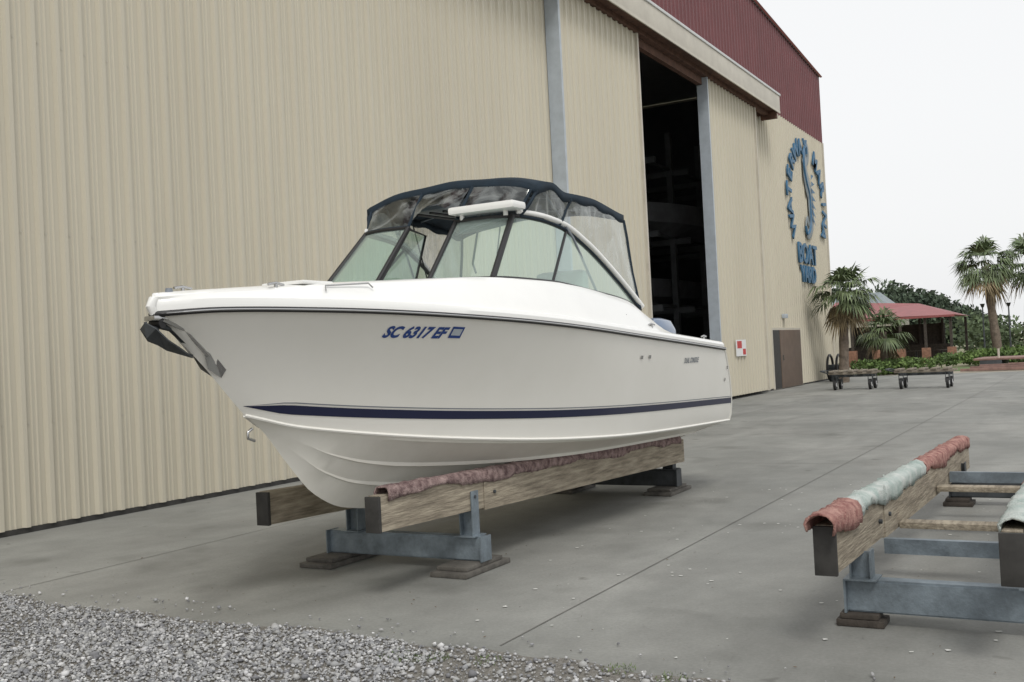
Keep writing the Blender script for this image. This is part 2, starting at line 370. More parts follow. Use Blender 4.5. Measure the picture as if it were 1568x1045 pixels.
M_st=mat('stored_boat',(.30,.31,.34),.4,var=.3,scale=2)
for (x,z) in((-13.6,5.6),(-17.5,5.6),(-15,3.1),(-19,3.1),(-14.2,.8)): simplehull('stored_boat',(x,33.2,z),7,2.2,1.1,M_st)
box('door_frame',(-9.99,35.75,.02),(-9.93,39.65,2.16),M_tantrim,bld)
box('door_leaf_brown',(-9.96,36.7,.03),(-9.90,39.5,2.08),M_brown,bld,.01)
box('door_recess_shade',(-9.96,35.85,.03),(-9.915,36.66,2.08),M_endp_gap,bld,.01)  # dark panel paints in the shaded recess left of the brown door
box('door_handle',(-9.90,36.85,1.0),(-9.86,36.92,1.2),M_steel,bld)
box('wall_light',(-9.96,37.2,2.5),(-9.8,37.5,2.65),M_galvj,bld,.02)
sg=empty('warning_sign')
box('panel',(-9.66,30.75,1.28),(-9.645,31.75,1.78),M_signw,sg)
box('red_band',(-9.645,30.85,1.52),(-9.640,31.3,1.74),M_signr,sg)
box('red_corner',(-9.645,31.4,1.32),(-9.640,31.68,1.5),M_signr,sg)
logo=empty('wall_logo')
def wallchar(ch,size,yc,zc_,rot,m,nm):
    me=textmesh(ch,size,.02,0,.03,'CENTER',2)
    M=Matrix(((0,0,1,-9.90),(1,0,0,yc),(0,1,0,zc_),(0,0,0,1)))@Matrix.Rotation(rot,4,'Z')@Matrix.Translation((0,-size*.35,0))
    me.transform(M); link(nm,me,m,logo)
txt="WATERWAY MARINA"
for i,ch in enumerate(txt):
    if ch==' ': continue
    a=math.radians(208-(236)*i/(len(txt)-1))
    wallchar(ch,.90,41.75+2.8*math.cos(a),7.1+2.2*math.sin(a),a-math.pi/2,M_sign,'letter_'+ch.lower())
wallchar('BOAT',1.1,41.3,5.05,0,M_sign,'word_upper'); wallchar('YARD',.9,41.3,4.25,0,M_sign,'word_lower')
def wp(y,z): return (-9.90,41.9+y*.75,7.25+z*1.1)
sp=[(-.9,1.35),(-.2,1.3),(.25,1.55),(.15,1.9),(-.3,1.75),(-.45,1.2),(-.1,.6),(.45,.1),(.5,-.6),(.1,-1.15),(-.5,-1.3),(-.75,-.95),(-.35,-.7),(-.15,-.95)]
fx=hermite(range(len(sp)),[a[0] for a in sp]);fz=hermite(range(len(sp)),[a[1] for a in sp])
pts=[wp(fx(t),fz(t)) for t in np.linspace(0,13,60)]
rr=[.10+.32*math.exp(-((t-6.8)/2.6)**2)+.17*math.exp(-((t-2.5)/1.)**2) for t in np.linspace(0,13,60)]
tube('emblem_body',pts,rr,M_signg,logo,8,(.12,1))
V=[];F=[]
for i in range(7):
    a=-.9+i*.3;V+=[(-9.84,42.25,7.25+a*.9),(-9.84,42.8+.1*math.cos(a*3),7.25+a*1.15),(-9.84,42.25,7.25+a*.9+.22)];F.append((3*i,3*i+1,3*i+2))
mesh('emblem_fin',V,F,M_sign,logo)
tube('emblem_outline',[(p[0]+.04,p[1]-.25,p[2]) for p in pts[10:50]],.05,M_sign,logo,5)
hr=empty('hose_reel')
def ring(name,c,R_,r,m,parent,axis='y',n=24):
    pts=[]
    for i in range(n+1):
        a=2*math.pi*i/n
        pts.append({'y':(c[0]+R_*math.cos(a),c[1],c[2]+R_*math.sin(a)),'x':(c[0],c[1]+R_*math.cos(a),c[2]+R_*math.sin(a)),'z':(c[0]+R_*math.cos(a),c[1]+R_*math.sin(a),c[2])}[axis])
    return tube(name,pts,r,m,parent,6)
for dx in (0,.35): ring('wheel',(-9.5+dx,42.3,.55),.5,.05,M_black,hr,'x')
tube('axle',[(-9.6,42.3,.55),(-9.0,42.3,.55)],.12,M_dgalv,hr); box('reel_stand',(-9.5,42.1,0),(-9.15,42.5,.5),M_dgalv,hr,.02)

# ------------------------------------------------------------------ boat
boat=empty('motorboat')
XC=-4.83;Y0=4.2
def W(s,p,z): return (XC+p,Y0+s,z)
def ee(t): return t**1.45
def pb(s):
    return 1.27*(1-(1-max(s,0)/4.0)**2.3) if s<4.0 else 1.27-.05*((s-4)/2.9)**2
def pc(s):
    s=max(s-.8,0); return 1.06*(1-(1-s/3.9)**1.9) if s<3.9 else 1.06
zs=hermite([0,.3,.87,2.18,4.1,6.85],[1.955,1.97,1.955,1.88,1.747,1.575])
zc=hermite([.8,1.16,2.5,3.6,5.05,7.4],[1.31,1.20,1.0,.90,.825,.76])
kz=hermite([.8,.95,1.18,1.43,1.74,2.2,3,5,7.4],[1.31,1.2,.955,.72,.58,.515,.485,.45,.41])
stem=hermite([1.2,1.31,1.385,1.65,1.80,1.955],[.95,.80,.72,.45,.28,0.09])
def side(t,w_,off=0.):
    e=ee(t); z0=1.31+(1.955-1.31)*w_
    s=stem(z0)*(1-e)+(7.4-.52*w_**1.5)*e
    sc_=.8+6.6*e; ss=6.88*e
    a=pc(sc_);b_=pb(ss)+.05*min(math.sqrt(ss/.12),1)*(1-e)**6
    zc_=zc(sc_);zs_=zs(ss)
    g=1+1.0*(1-e)**2-.25*e
    p=a+(b_-a)*w_**g
    return s,p+off,zc_+(zs_-zc_)*w_
def side_at(s,z,off):
    lo,hi=0.,1.
    for _ in range(40):
        t=(lo+hi)/2;e=ee(t);a=zc(.8+6.6*e);b_=zs(6.88*e);w_=min(max((z-a)/(b_-a),0),1)
        if side(t,w_)[0]<s: lo=t
        else: hi=t
    return side(t,w_,off)
NT=70
ts=[i/NT for i in range(NT+1)];ws=[i/16 for i in range(17)]
vb=[(0,0),(.06,0),(.30,0),(.335,-.022),(.345,0),(.58,0),(.615,-.022),(.625,0),(.90,0),(.955,-.012),(1,0)]
for sg_,nm in((1,'port'),(-1,'starboard')):
    grid('hull_side_'+nm,[[W(s,sg_*p,z) for (s,p,z) in (side(t,w_) for w_ in ws)] for t in ts],M_gel,boat,35)
    rows=[]
    for t in ts:
        s=.8+6.6*ee(t);k_=kz(s);c_=zc(s);p_=pc(s);fd=min(max((s-1.15)/.8,0),1)
        rows.append([W(s,sg_*p_*v,k_+(c_-k_)*(v**.92)+o*fd) for v,o in vb])
    grid('hull_bottom_'+nm,rows,M_bot,boat,20)
    stz=hermite([.5,.97,1.6,2.45,3.5,4.9,7.4],[1.415,1.34,1.262,1.185,1.118,1.062,.99])
    for nm2,dz0,dz1,mm in(('stripe',-.034,.026,M_navy),('stripe_pinline',.038,.045,M_grey)):
        rows=[]
        for s in np.linspace(.76,7.33,90):
            k=min((s-.76)/.25,1.)
            zz=stz(s)
            rows.append([W(a,sg_*b2,c2) for a,b2,c2 in (side_at(s,zz+dz0*k,.004),side_at(s,zz+(dz0+dz1)/2*k,.004),side_at(s,zz+dz1*k,.004))])
        grid(nm2+'_'+nm,rows,mm,boat,40)
    pts=[W(a,sg_*b2,c2) for a,b2,c2 in (side(t,1.0,.008) for t in ts)]
    tube('rub_rail_'+nm,pts,.017,M_black,boat,8,(.8,1))
    tube('rub_rail_insert_'+nm,[(x+sg_*.012,y,z) for x,y,z in pts],.006,M_steel,boat,5)
    tube('chine_edge_'+nm,[W(side(t,0)[0],sg_*(side(t,0)[1]+.002),side(t,0)[2]) for t in ts],.012,M_gel,boat,6)
pp=[side(1,w_) for w_ in ws]; kk=(7.4,0,kz(7.4))
poly=[W(s,p,z) for s,p,z in pp]+[W(s,-p,z) for s,p,z in reversed(pp)]+[W(*kk)]
V=poly+[W(7.1,0,1.3)];n_=len(poly)
mesh('transom',V,[(i,(i+1)%n_,n_) for i in range(n_)],M_gel,boat)
tube('transom_edge',[W(s,p,z) for s,p,z in pp],.012,M_gel,boat,6)
zd=hermite([0,.15,.8,1.6,2.6,3.35,4.75,5.15,5.6,6.88],[2.045,2.065,2.115,2.16,2.205,2.19,2.06,1.93,1.76,1.665])
def sheer(t): s,p,z=side(t,1.0); return s,p,z
def crow(t,sg_):
    s,p,z=sheer(t);d=max(zd(s),z+.07)
    return [(s,sg_*p,z+.012),(s,sg_*p*1.0,z+.045),(s,sg_*p*.985,z+.07),(s+.01,sg_*p*.95,z+.085),(s,sg_*p*.86,z+.02+(d-z)*.75),(s,sg_*p*.80,d-.006),(s,sg_*p*.77,d)]
tcut=(2.75/6.88)**(1/1.45)
for sg_,nm in((1,'port'),(-1,'starboard')):
    rows=[]
    for i in range(45):
        t=tcut*i/44;r=crow(t,sg_);s,p,z=sheer(t);d=r[-1][2]
        rows.append([W(*a) for a in r]+[W(s,sg_*p*.5,d+.015),W(s,0,d+.02)])
    grid('foredeck_'+nm,rows,M_deck,boat,30)
    rows=[]
    for i in range(45):
        t=tcut+(1-tcut)*i/44;r=crow(t,sg_);s,p,z=sheer(t);d=r[-1][2]
        rows.append([W(*a) for a in r]+[W(s,sg_*p*.74,d-.02),W(s,sg_*p*.66,1.12),W(s,0,1.12)])
    grid('side_deck_and_liner_'+nm,rows,M_deck,boat,30)
box('dash_bulkhead',W(2.72,-.86,1.5),W(2.78,.86,2.185),M_deck,boat)
box('dash_bulkhead_lower',W(2.72,-.6,1.12),W(2.78,.6,1.498),M_deck,boat)
box('transom_bulkhead',W(6.5,-.85,1.12),W(6.9,.85,1.62),M_deck,boat,.04)
tube('nose_trim',[W(.10,.0,1.965),W(.075,0,2.0),W(.10,0,2.045)],.03,M_deck,boat,8)
# windshield
base=[(2.60,.26,2.225),(2.58,.55,2.215),(2.60,.80,2.205),(2.70,.91,2.20),(2.95,.955,2.195),(3.34,.97,2.19),(4.0,.985,2.14),(4.74,1.0,2.065),(5.06,1.0,1.975)]
top=[(3.08,.24,2.735),(3.08,.48,2.74),(3.12,.70,2.735),(3.20,.765,2.735),(3.45,.81,2.725),(3.79,.84,2.685),(4.17,.88,2.545),(4.72,.95,2.23),(5.08,1.0,1.985)]
bi=[hermite(range(9),[a[k] for a in base]) for k in range(3)];ti=[hermite(range(9),[a[k] for a in top]) for k in range(3)]
def B(u):return Vector([q(u) for q in bi])
def T(u):return Vector([q(u) for q in ti])
us=np.linspace(0,8,49)
for sg_,nm in((1,'port'),(-1,'starboard')):
    def WW(v):return W(v[0],sg_*v[1],v[2])
    grid('windshield_glass_'+nm,[[WW(B(u)*(1-k)+T(u)*k) for k in np.linspace(0,1,5)] for u in us],M_glass,boat,60)
    tube('windshield_base_frame_'+nm,[WW(B(u)) for u in us],.016,M_black,boat)
    tube('windshield_top_frame_'+nm,[WW(T(u)) for u in us],.019,M_black,boat)
    tube('windshield_arch_'+nm,[WW(T(u)+Vector((.025,.018,.036))) for u in np.linspace(2.5,8,36)],.018,M_deck,boat,8,(1,1.2))
    tube('inner_post_'+nm,[WW(B(0)),WW(T(0))],.022,M_black,boat)
    tube('corner_post_'+nm,[WW(B(2.25)),WW(T(2.4))],.026,M_black,boat)
    tube('side_divider_'+nm,[WW(B(5.)),WW(T(5.25))],.014,M_black,boat)
    grid('glass_gasket_'+nm,[[WW(B(u)+Vector((0,.018,-.035))),WW(B(u)+Vector((0,.018,.0)))] for u in us],M_deck,boat,60)
box('brow_port',W(2.98,.22,2.78),W(3.20,.84,2.845),M_deck,boat,.025)
tube('brow_mount',[W(3.08,.3,2.74),W(3.08,.3,2.79)],.02,M_deck,boat);tube('brow_mount',[W(3.1,.7,2.74),W(3.1,.7,2.79)],.02,M_deck,boat)
tube('wiper',[W(2.66,.66,2.26),W(2.72,.60,2.34),W(2.98,.50,2.62)],.009,M_black,boat)
cp=[W(2.62,-.24,2.23),W(3.06,-.22,2.72),W(3.42,-.30,2.70),W(3.2,-.30,2.22)]
mesh('centre_pane',cp,[(0,1,2,3)],M_glass,boat);tube('centre_pane_frame',cp+[cp[0]],.013,M_black,boat,6)
box('console_port',W(2.80,.33,1.3),W(3.35,.84,2.14),M_deck,boat,.05)
box('console_starboard',W(2.80,-.84,1.3),W(3.35,-.33,2.14),M_deck,boat,.05)
box('dash_port',W(3.0,.4,2.14),W(3.3,.82,2.20),M_grey,boat,.03)
for sx in(-.55,.55):
    box('seat_base',W(3.9,sx-.18,1.12),W(4.3,sx+.18,1.55),M_deck,boat,.04)
    box('seat_cushion',W(3.8,sx-.25,1.55),W(4.35,sx+.25,1.72),M_cush,boat,.05)
    box('seat_back',W(4.28,sx-.25,1.7),W(4.42,sx+.25,2.36),M_cush,boat,.06)
ring('steering_wheel',W(3.5,-.6,2.0),.17,.015,M_black,boat,'y')
box('aft_bench',W(6.0,-.7,1.12),W(6.45,.7,1.5),M_cush,boat,.06)
# canopy
cz=hermite([3.34,3.42,3.6,3.82,4.3,5.0],[2.99,3.03,3.05,2.985,2.975,2.90])
def canp(s,a):
    hw=.86+.05*min((s-3.34)/1.0,1); p=hw*a
    cr=.115*(1-abs(a)**2.4)
    sag=.014*math.sin((s-3.34)*7.5)*(1-a*a)+.006*math.sin(a*9+s*5)
    return (s,p,cz(s)+cr-sag)
ss_=list(np.linspace(3.34,5.0,36))
aa=np.linspace(-1,1,33)
ct=grid('canopy_top',[[W(*canp(s,a)) for a in aa] for s in ss_],M_canvas,boat,60)
md=ct.modifiers.new('s','SOLIDIFY');md.thickness=.012
def strip(name,pts,d,m,thick=.008):
    o=grid(name,[[p,(p[0],p[1],p[2]-dd)] for p,dd in zip(pts,d)],m,boat,60);md=o.modifiers.new('s','SOLIDIFY');md.thickness=thick;md.offset=0;return o
for sg_,nm in((1,'port'),(-1,'starboard')):
    strip('valance_'+nm,[W(*canp(s,sg_*1.0)) for s in ss_],[.075+.012*math.sin(s*17) for s in ss_],M_canvas)
strip('valance_front',[W(*canp(3.34,a)) for a in aa],[.075+.008*math.sin(a*12) for a in aa],M_canvas)
strip('valance_rear',[W(*canp(5.0,a)) for a in aa],[.06]*33,M_canvas)
rows=[]
for a in np.linspace(-.27,.27,9):
    c_=canp(3.34,a);rows.append([W(c_[0],c_[1],c_[2]-.05),W(3.2,c_[1],2.93),W(3.10,c_[1]*.9,2.80+.1*(1-(a/.27)**2))])
grid('front_curtain_centre',rows,M_smoke,boat,60)
for sg_,nm in((1,'port'),(-1,'starboard')):
    rows=[]
    for u in np.linspace(0,2.9,16):
        a=T(u);c_=canp(3.34,min(a[1]/.80,1.)*sg_)
        p0=Vector(W(a[0],sg_*a[1],a[2]+.01));p1=Vector(W(c_[0],c_[1],c_[2]-.04))
        rows.append([p0.lerp(p1,q)+Vector((0,-.018*math.sin(q*math.pi)*math.sin(u*4),0)) for q in (0,.25,.5,.75,1)])
    grid('front_curtain_'+nm,rows,M_smoke,boat,60)
    tube('curtain_zip_'+nm,[rows[0][0],rows[0][-1]],.014,M_canvas,boat,6)
    tube('curtain_zip_'+nm,[rows[-1][0],rows[-1][-1]],.014,M_canvas,boat,6)
    tube('front_curtain_hem_'+nm,[r[0] for r in rows],.013,M_canvas,boat,6)
    rows=[]
    for k in np.linspace(0,1,24):
        s=3.36+(5.0-3.36)*k; u=3.0+4.95*k**.92
        tp=canp(s,sg_); bt=T(u)
        rows.append([W(bt[0]*(1-q)+s*q,(sg_*(bt[1]+.01))*(1-q)+tp[1]*q+.012*math.sin(k*22+q*4)*math.sin(q*math.pi),bt[2]*(1-q)+(tp[2]-.05)*q) for q in(0,.2,.4,.6,.8,1)])
    grid('side_curtain_'+nm,rows,M_vinyl,boat,60)
    for k,r in((0,.014),(8,.014),(23,.015)): tube('curtain_seam_'+nm,rows[k],r,M_canvas,boat,6)
    tube('curtain_hem_'+nm,[r[0] for r in rows],.012,M_canvas,boat,6)
    tube('canopy_bow_'+nm,[W(4.3,sg_*.94,2.08),W(3.95,sg_*.88,2.6),W(3.55,sg_*.80,3.0)],.011,M_grey,boat)
    tube('canopy_strut_'+nm,[W(3.5,sg_*.3,2.1),W(3.45,sg_*.5,3.02)],.006,M_black,boat)
for s in(3.5,4.25,4.9): tube('canopy_crossbow',[W(s,canp(s,a)[1],canp(s,a)[2]-.02) for a in aa],.012,M_grey,boat)
box('rod_locker',W(3.5,-.5,2.93),W(4.2,.3,3.0),M_grey,boat,.02)
for i in range(5): tube('stowed_rod',[W(3.45,-.4+i*.14,2.90),W(4.3,-.4+i*.14,2.92)],.012,M_black,boat,6)
# registration
me=textmesh('SC 6317 EF',.105,.0045,.25,0,'LEFT',4)
xm=max(v.co.x for v in me.vertices)
for v in me.vertices:
    s=1.41+v.co.x/xm*.47; z=1.775-(v.co.x/xm)*.02+v.co.y*.93
    v.co=W(*side_at(s,z,.005))
link('registration_number',me,M_blue,boat)
def decal(name,s0,s1,z0,z1,m,off=.005,slope=-.06):
    rows=[[W(*side_at(s,z+slope*(s-s0),off)) for z in np.linspace(z0,z1,4)] for s in np.linspace(s0,s1,5)]
    return grid(name,rows,m,boat,60)
decal('registration_sticker',1.90,2.0,1.755,1.83,M_blue);decal('sticker_centre',1.91,1.985,1.772,1.815,M_galvj,.008)
me=textmesh('DUAL CONSOLE',.09,.003,.25,0,'LEFT',2);xm=max(v.co.x for v in me.vertices)
for v in me.vertices:
    v.co=W(*side_at(5.6+v.co.x/xm*.42,1.455+v.co.y*.8,.005))
link('side_lettering',me,M_grey,boat)
for s in(4.48,4.66): decal('vent',s,s+.05,1.525,1.555,M_steel,.008)
for s,z in((7.0,1.35),(6.95,1.22)): decal('through_hull',s,s+.035,z,z+.035,M_steel,.01)
for i,s in enumerate((4.55,4.66,4.77)):
    tube('badge',[W(s,1.10,1.93-.03*i),W(s,1.125,1.925-.03*i)],.022,M_grey,boat,10)
def cleat(s,p,z):
    tube('cleat',[W(s-.07,p,z+.035),W(s,p,z+.045),W(s+.07,p,z+.035)],.009,M_steel,boat);tube('cleat_foot',[W(s,p,z),W(s,p,z+.04)],.012,M_steel,boat)
cleat(.75,.36,2.09);cleat(4.9,1.18,1.80);cleat(6.4,1.16,1.68);cleat(.42,-.1,2.09)
tube('nav_light',[W(.2,.02,2.06),W(.2,.02,2.11)],[.03,.02],M_grey,boat)
box('bow_hatch',W(.9,.1,2.13),W(1.2,.45,2.155),M_deck,boat,.01)
tube('bow_grab_rail',[W(1.0,.55,2.08),W(1.02,.53,2.115),W(1.3,.66,2.13),W(1.32,.68,2.10)],.006,M_steel,boat)
for s in(3.6,4.4): tube('rod_holder',[W(s,1.12,1.9),W(s,1.12,1.93)],.03,M_steel,boat)
# anchor, roller, stem plates
box('roller_channel',W(.06,-.045,1.915),W(.40,.045,1.945),M_steel,boat,.008)
for sg_ in(1,-1):
    mesh('stem_plate',[W(.42,sg_*.055,1.72),W(.46,sg_*.075,1.73),W(.58,sg_*.075,1.61),W(.58,sg_*.03,1.56),W(.47,sg_*.03,1.62)],[(0,1,2,3,4)],M_steel,boat)
    V=[W(.03,0,1.91),W(.05,sg_*.07,1.87),W(.12,sg_*.09,1.80),W(.26,sg_*.05,1.745),W(.38,0,1.70),W(.18,0,1.75),W(.04,0,1.82)]
    o=mesh('anchor_fluke',V,[(0,1,6),(1,2,5,6),(2,3,4,5)],M_dgalv,boat);o.modifiers.new('s','SOLIDIFY').thickness=.012
    tube('roller_arm',[W(.12,sg_*.045,1.92),W(.28,sg_*.055,1.86),W(.45,sg_*.06,1.70)],.012,M_steel,boat,6)
tube('anchor_shank',[W(.07,0,1.82),W(.12,0,1.89),W(.22,0,1.87),W(.46,0,1.69)],[.022,.022,.02,.024],M_dgalv,boat,8)
tube('anchor_roller',[W(.12,-.045,1.90),W(.12,.045,1.90)],.03,M_black,boat)
tube('bow_eye',[W(.86,0,1.22),W(.82,0,1.2),W(.82,0,1.16),W(.88,0,1.14)],.01,M_steel,boat)
# outboard
box('swim_platform',W(6.9,-.9,1.0),W(7.7,.9,1.08),M_deck,boat,.03)
box('engine_bracket',W(7.3,-.22,.75),W(7.75,.22,1.25),M_eng,boat,.04)
rows=[]
for k,(z,l,wd,off) in enumerate([(1.28,.20,.13,0),(1.34,.31,.20,0),(1.6,.35,.22,.02),(1.84,.34,.21,.0),(1.95,.28,.17,-.02),(1.99,.13,.08,-.04),(1.995,.01,.01,-.04)]):
    rows.append([W(7.95+off+l*math.copysign(abs(math.cos(a))**.7,math.cos(a)),wd*math.copysign(abs(math.sin(a))**.7,math.sin(a)),z) for a in np.linspace(0,2*math.pi,29)])
grid('outboard_cowling',rows,M_eng,boat,50)
box('outboard_leg',W(7.82,-.08,.45),W(8.08,.08,1.3),M_eng,boat,.04);box('cavitation_plate',W(7.75,-.15,.52),W(8.25,.15,.54),M_eng,boat,.005)
tube('gearcase',[W(7.72,0,.36),W(7.85,0,.36),W(8.1,0,.36),W(8.2,0,.36)],[.02,.06,.06,.04],M_eng,boat)
box('skeg',W(7.85,-.01,.18),W(8.05,.01,.36),M_eng,boat)
for i in range(3):
    a=i*2.094;mesh('propeller_blade',[W(8.2,0,.36),W(8.18,.13*math.cos(a-.4),.36+.13*math.sin(a-.4)),W(8.22,.17*math.cos(a),.36+.17*math.sin(a)),W(8.26,.13*math.cos(a+.4),.36+.13*math.sin(a+.4))],[(0,1,2,3)],M_steel,boat)

# ------------------------------------------------------------------ stands
def bunk(par,x,y0,y1,z0,z1,h,secs,tag,hang=.06,lump=.004):
    wd=.045
    def zt(y): return z0+(z1-z0)*(y-y0)/(y1-y0)
    ys=[y0+.03,y0+1.35,y1]
    for i in range(2):
        a,b_=ys[i]+(.004 if i else 0),ys[i+1]; dx=.006*i;dz=-.015*i
        V=[]
        for y in (a,b_):
            for xx in(x-wd+dx,x+wd+dx):
                for zz in(zt(y)-h+dz,zt(y)-.03): V.append((xx,y,zz))
        mesh('bunk_plank_'+tag,V,[(0,1,3,2),(4,6,7,5),(0,4,5,1),(2,3,7,6),(0,2,6,4),(1,5,7,3)],M_wood,par)
    box('bunk_end_plate_'+tag,(x-wd-.012,y0,zt(y0)-h-.005),(x+wd+.012,y0+.028,zt(y0)-.035),M_endp_gap,par,.004)
    for q in (1.2,1.5): tube('plank_bolt_'+tag,[(x+wd,y0+q,zt(y0)-.2),(x+wd+.02,y0+q,zt(y0)-.2)],.014,M_dgalv,par,8)
    for (a,b_,m_) in secs:
        rows=[];nn=max(int((b_-a)/.03),4);ph=rng.uniform(0,6)
        for i in range(nn+1):
            y=a+(b_-a)*i/nn;row=[]
            hg=hang*(1+.25*math.sin(y*3.1+ph)+.12*math.sin(y*11+ph))
            for k,(ux,uz) in enumerate([(-1.08,-1.),(-1.15,-.5),(-1.12,.0),(-.75,.25),(0,.33),(.75,.25),(1.12,.0),(1.15,-.5),(1.08,-1.)]):
                row.append((x+ux*(wd+.012)+rng.normal(0,lump*.6),y,zt(y)+uz*(hg if uz<0 else .09)+rng.normal(0,lump)+( .012*math.sin(y*5+k) if abs(ux)>1 else 0)))
            rows.append(row)
        o=grid('bunk_carpet_'+tag,rows,m_,par,80);o.modifiers.new('s','SOLIDIFY').thickness=.010
def stand(par,xa,xb,y,xl,xr,hz,dark=False,fy=(-.3,.35),fx=(.17,.15),bm_=None):
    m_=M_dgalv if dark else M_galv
    for n2,a,b_ in(('web',(xa,y-.008,.085),(xb,y+.008,.245)),('flange_top',(xa,y-.0,.245),(xb,y+.09,.257)),('flange_bottom',(xa,y+.009,.073),(xb,y+.09,.085)),('end_plate',(xb,y-.05,.075),(xb+.012,y+.10,.262)),('end_plate',(xa-.012,y-.05,.075),(xa,y+.10,.262))):
        box('beam_'+n2,a,b_,m_,par)
    for x in(xl,xr):
        box('post_flange',(x-.06,y-.02,.258),(x-.05,y+.08,hz),m_,par);box('post_web',(x-.05,y+.025,.258),(x+.05,y+.035,hz-.01),m_,par);box('post_flange',(x+.05,y-.02,.258),(x+.06,y+.08,hz),m_,par)
        box('foot_plate',(x-.09,y-.06,.258),(x+.09,y+.12,.266),m_,par)
    for x in(xa+.08,xb-.12):
        box('foot_block',(x-fx[0],y+fy[0],0.002),(x+fx[1],y+fy[1],.040),bm_ or M_gwood,par,.008)
        box('foot_block_upper',(x-fx[0]+.02,y+fy[0]*.8,0.042),(x+fx[1]-.03,y+fy[1]*.8,.072),bm_ or M_gwood,par,.006)
st=empty('boat_stand')
bunk(st,-4.27,5.55,11.3,.755,.60,.27,[(5.66,11.2,M_carpet0)],'port')
bunk(st,-5.36,5.68,11.3,.745,.60,.27,[(6.2,11.2,M_carpet0)],'starboard')
stand(st,-5.60,-4.14,6.72,-5.36,-4.27,.60)
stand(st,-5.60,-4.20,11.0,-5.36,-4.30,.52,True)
s2=empty('boat_stand')
bunk(s2,-1.28,5.36,11.3,.70,.565,.28,[(5.27,5.95,M_carpet),(5.97,8.4,M_carpet2),(8.42,11.3,M_carpet)],'left',.075,.006)
bunk(s2,-.42,5.36,11.3,.70,.565,.28,[(5.45,7.2,M_carpet2),(7.2,11.3,M_carpet)],'right',.075,.006)
stand(s2,-1.33,.30,6.05,-1.25,-.36,.42,False,(-.06,.12),(.14,.12),M_dwood)
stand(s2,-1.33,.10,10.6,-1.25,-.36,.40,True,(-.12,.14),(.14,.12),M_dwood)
for y,z,m_ in((6.6,.30,M_galv),(9.7,.33,M_galv)): box('cross_channel',(-1.22,y,z),(-.48,y+.05,z+.09),m_,s2)
for y,z in((7.15,.36),(8.9,.36)): box('cross_board',(-1.22,y,z),(-.48,y+.14,z+.04),M_wood,s2,.004)

# ------------------------------------------------------------------ far objects
def cart(x0,x1,y,par):
    box('deck_rail',(x0,y-.4,.50),(x1,y-.3,.57),M_cartw,par,.01);box('deck_rail',(x0,y+.4,.50),(x1,y+.5,.57),M_cartw,par,.01)
    for i in range(5):
        x=x0+(x1-x0)*(i+.1)/5;box('cross_timber',(x,y-.45,.573),(x+.16,y+.55,.63),M_cartw,par,.01)
    box('axle_beam',(x0+.1,y-.05,.40),(x1-.1,y+.05,.48),M_dgalv,par)
    for x in(x0+.2,x1-.2):
        for yy in(y-.35,y+.45):
            tube('caster_wheel',[(x-.04,yy,.17),(x+.04,yy,.17)],.17,M_black,par,16);tube('wheel_hub',[(x-.05,yy,.17),(x+.05,yy,.17)],.07,M_signw,par,10)
            box('caster_fork',(x-.07,yy-.03,.17),(x-.055,yy+.03,.48),M_dgalv,par);box('caster_fork',(x+.055,yy-.03,.17),(x+.07,yy+.03,.48),M_dgalv,par);box('caster_top',(x-.07,yy-.05,.481),(x+.07,yy+.05,.499),M_dgalv,par)
    tube('push_handle',[(x0-.02,y-.35,.55),(x0-.25,y-.35,.62),(x0-.25,y+.45,.62),(x0-.02,y+.45,.55)],.025,M_dgalv,par,6)
for a,b_,y in((-7.85,-6.35,35.0),(-5.75,-4.0,34.6)):
    e=empty('dock_cart');cart(a,b_,y,e)
def palm(x,y,cz_,r,th,lean=(0,0),n=46,dry=8,lo0=-.55):
    e=empty('palm_tree')
    pts=[(x-lean[0]*(1-k),y-lean[1]*(1-k),-.05+(cz_+.05)*k) for k in np.linspace(0,1,14)]
    tube('trunk',pts,[th*(1.2-.3*k+rng.uniform(-.09,.09)) for k in np.linspace(0,1,14)],M_trunk,e,10)
    for nm,cnt,mm,lo,hi in(('fronds',n,M_leaf,lo0,1.3),('dry_fronds',dry,M_dry,-1.1,-.4)):
        V=[];F=[]
        for i in range(cnt):
            az_=rng.uniform(0,2*math.pi);el_=rng.uniform(lo,hi)
            d=Vector((math.cos(az_)*math.cos(el_),math.sin(az_)*math.cos(el_),math.sin(el_)))
            sd_=Vector((-math.sin(az_),math.cos(az_),0)); c0=Vector((x,y,cz_+rng.uniform(-.1,.15)*r))
            pl=r*rng.uniform(.35,.6); hub=c0+d*pl+Vector((0,0,-.06*r))
            k=len(V);V+=[c0-sd_*.02,c0+sd_*.02,hub];F.append((k,k+1,k+2))
            nb=15;d2=(d+Vector((0,0,-.35))).normalized();nrm=d2.cross(sd_)
            for j in range(nb):
                b2=(j/(nb-1)-.5)*2.6
                dr=(d2*math.cos(b2)+sd_*math.sin(b2)).normalized()
                ln=r*rng.uniform(.42,.62)*(1-.12*abs(b2))
                wv=dr.cross(nrm).normalized()*(.026*r)
                mid=hub+dr*ln*.55+nrm*rng.uniform(-.03,.03)*r; tip=hub+dr*ln+Vector((0,0,-.20*r*rng.uniform(.5,1.5)))
                k=len(V);V+=[hub,mid-wv,tip,mid+wv];F.append((k,k+1,k+2,k+3))
        mesh(nm,V,F,mm,e)
palm(-8.55,41,3.4,1.5,.17,(.15,.1),38,9,-.45)
palm(-8.6,49,1.9,1.4,.16,(0,0),30,4)
palm(-6.1,70,5.7,2.2,.24,(-.5,0),40,10)
palm(-3.9,73.5,5.9,2.3,.24,(.3,0),38,8)
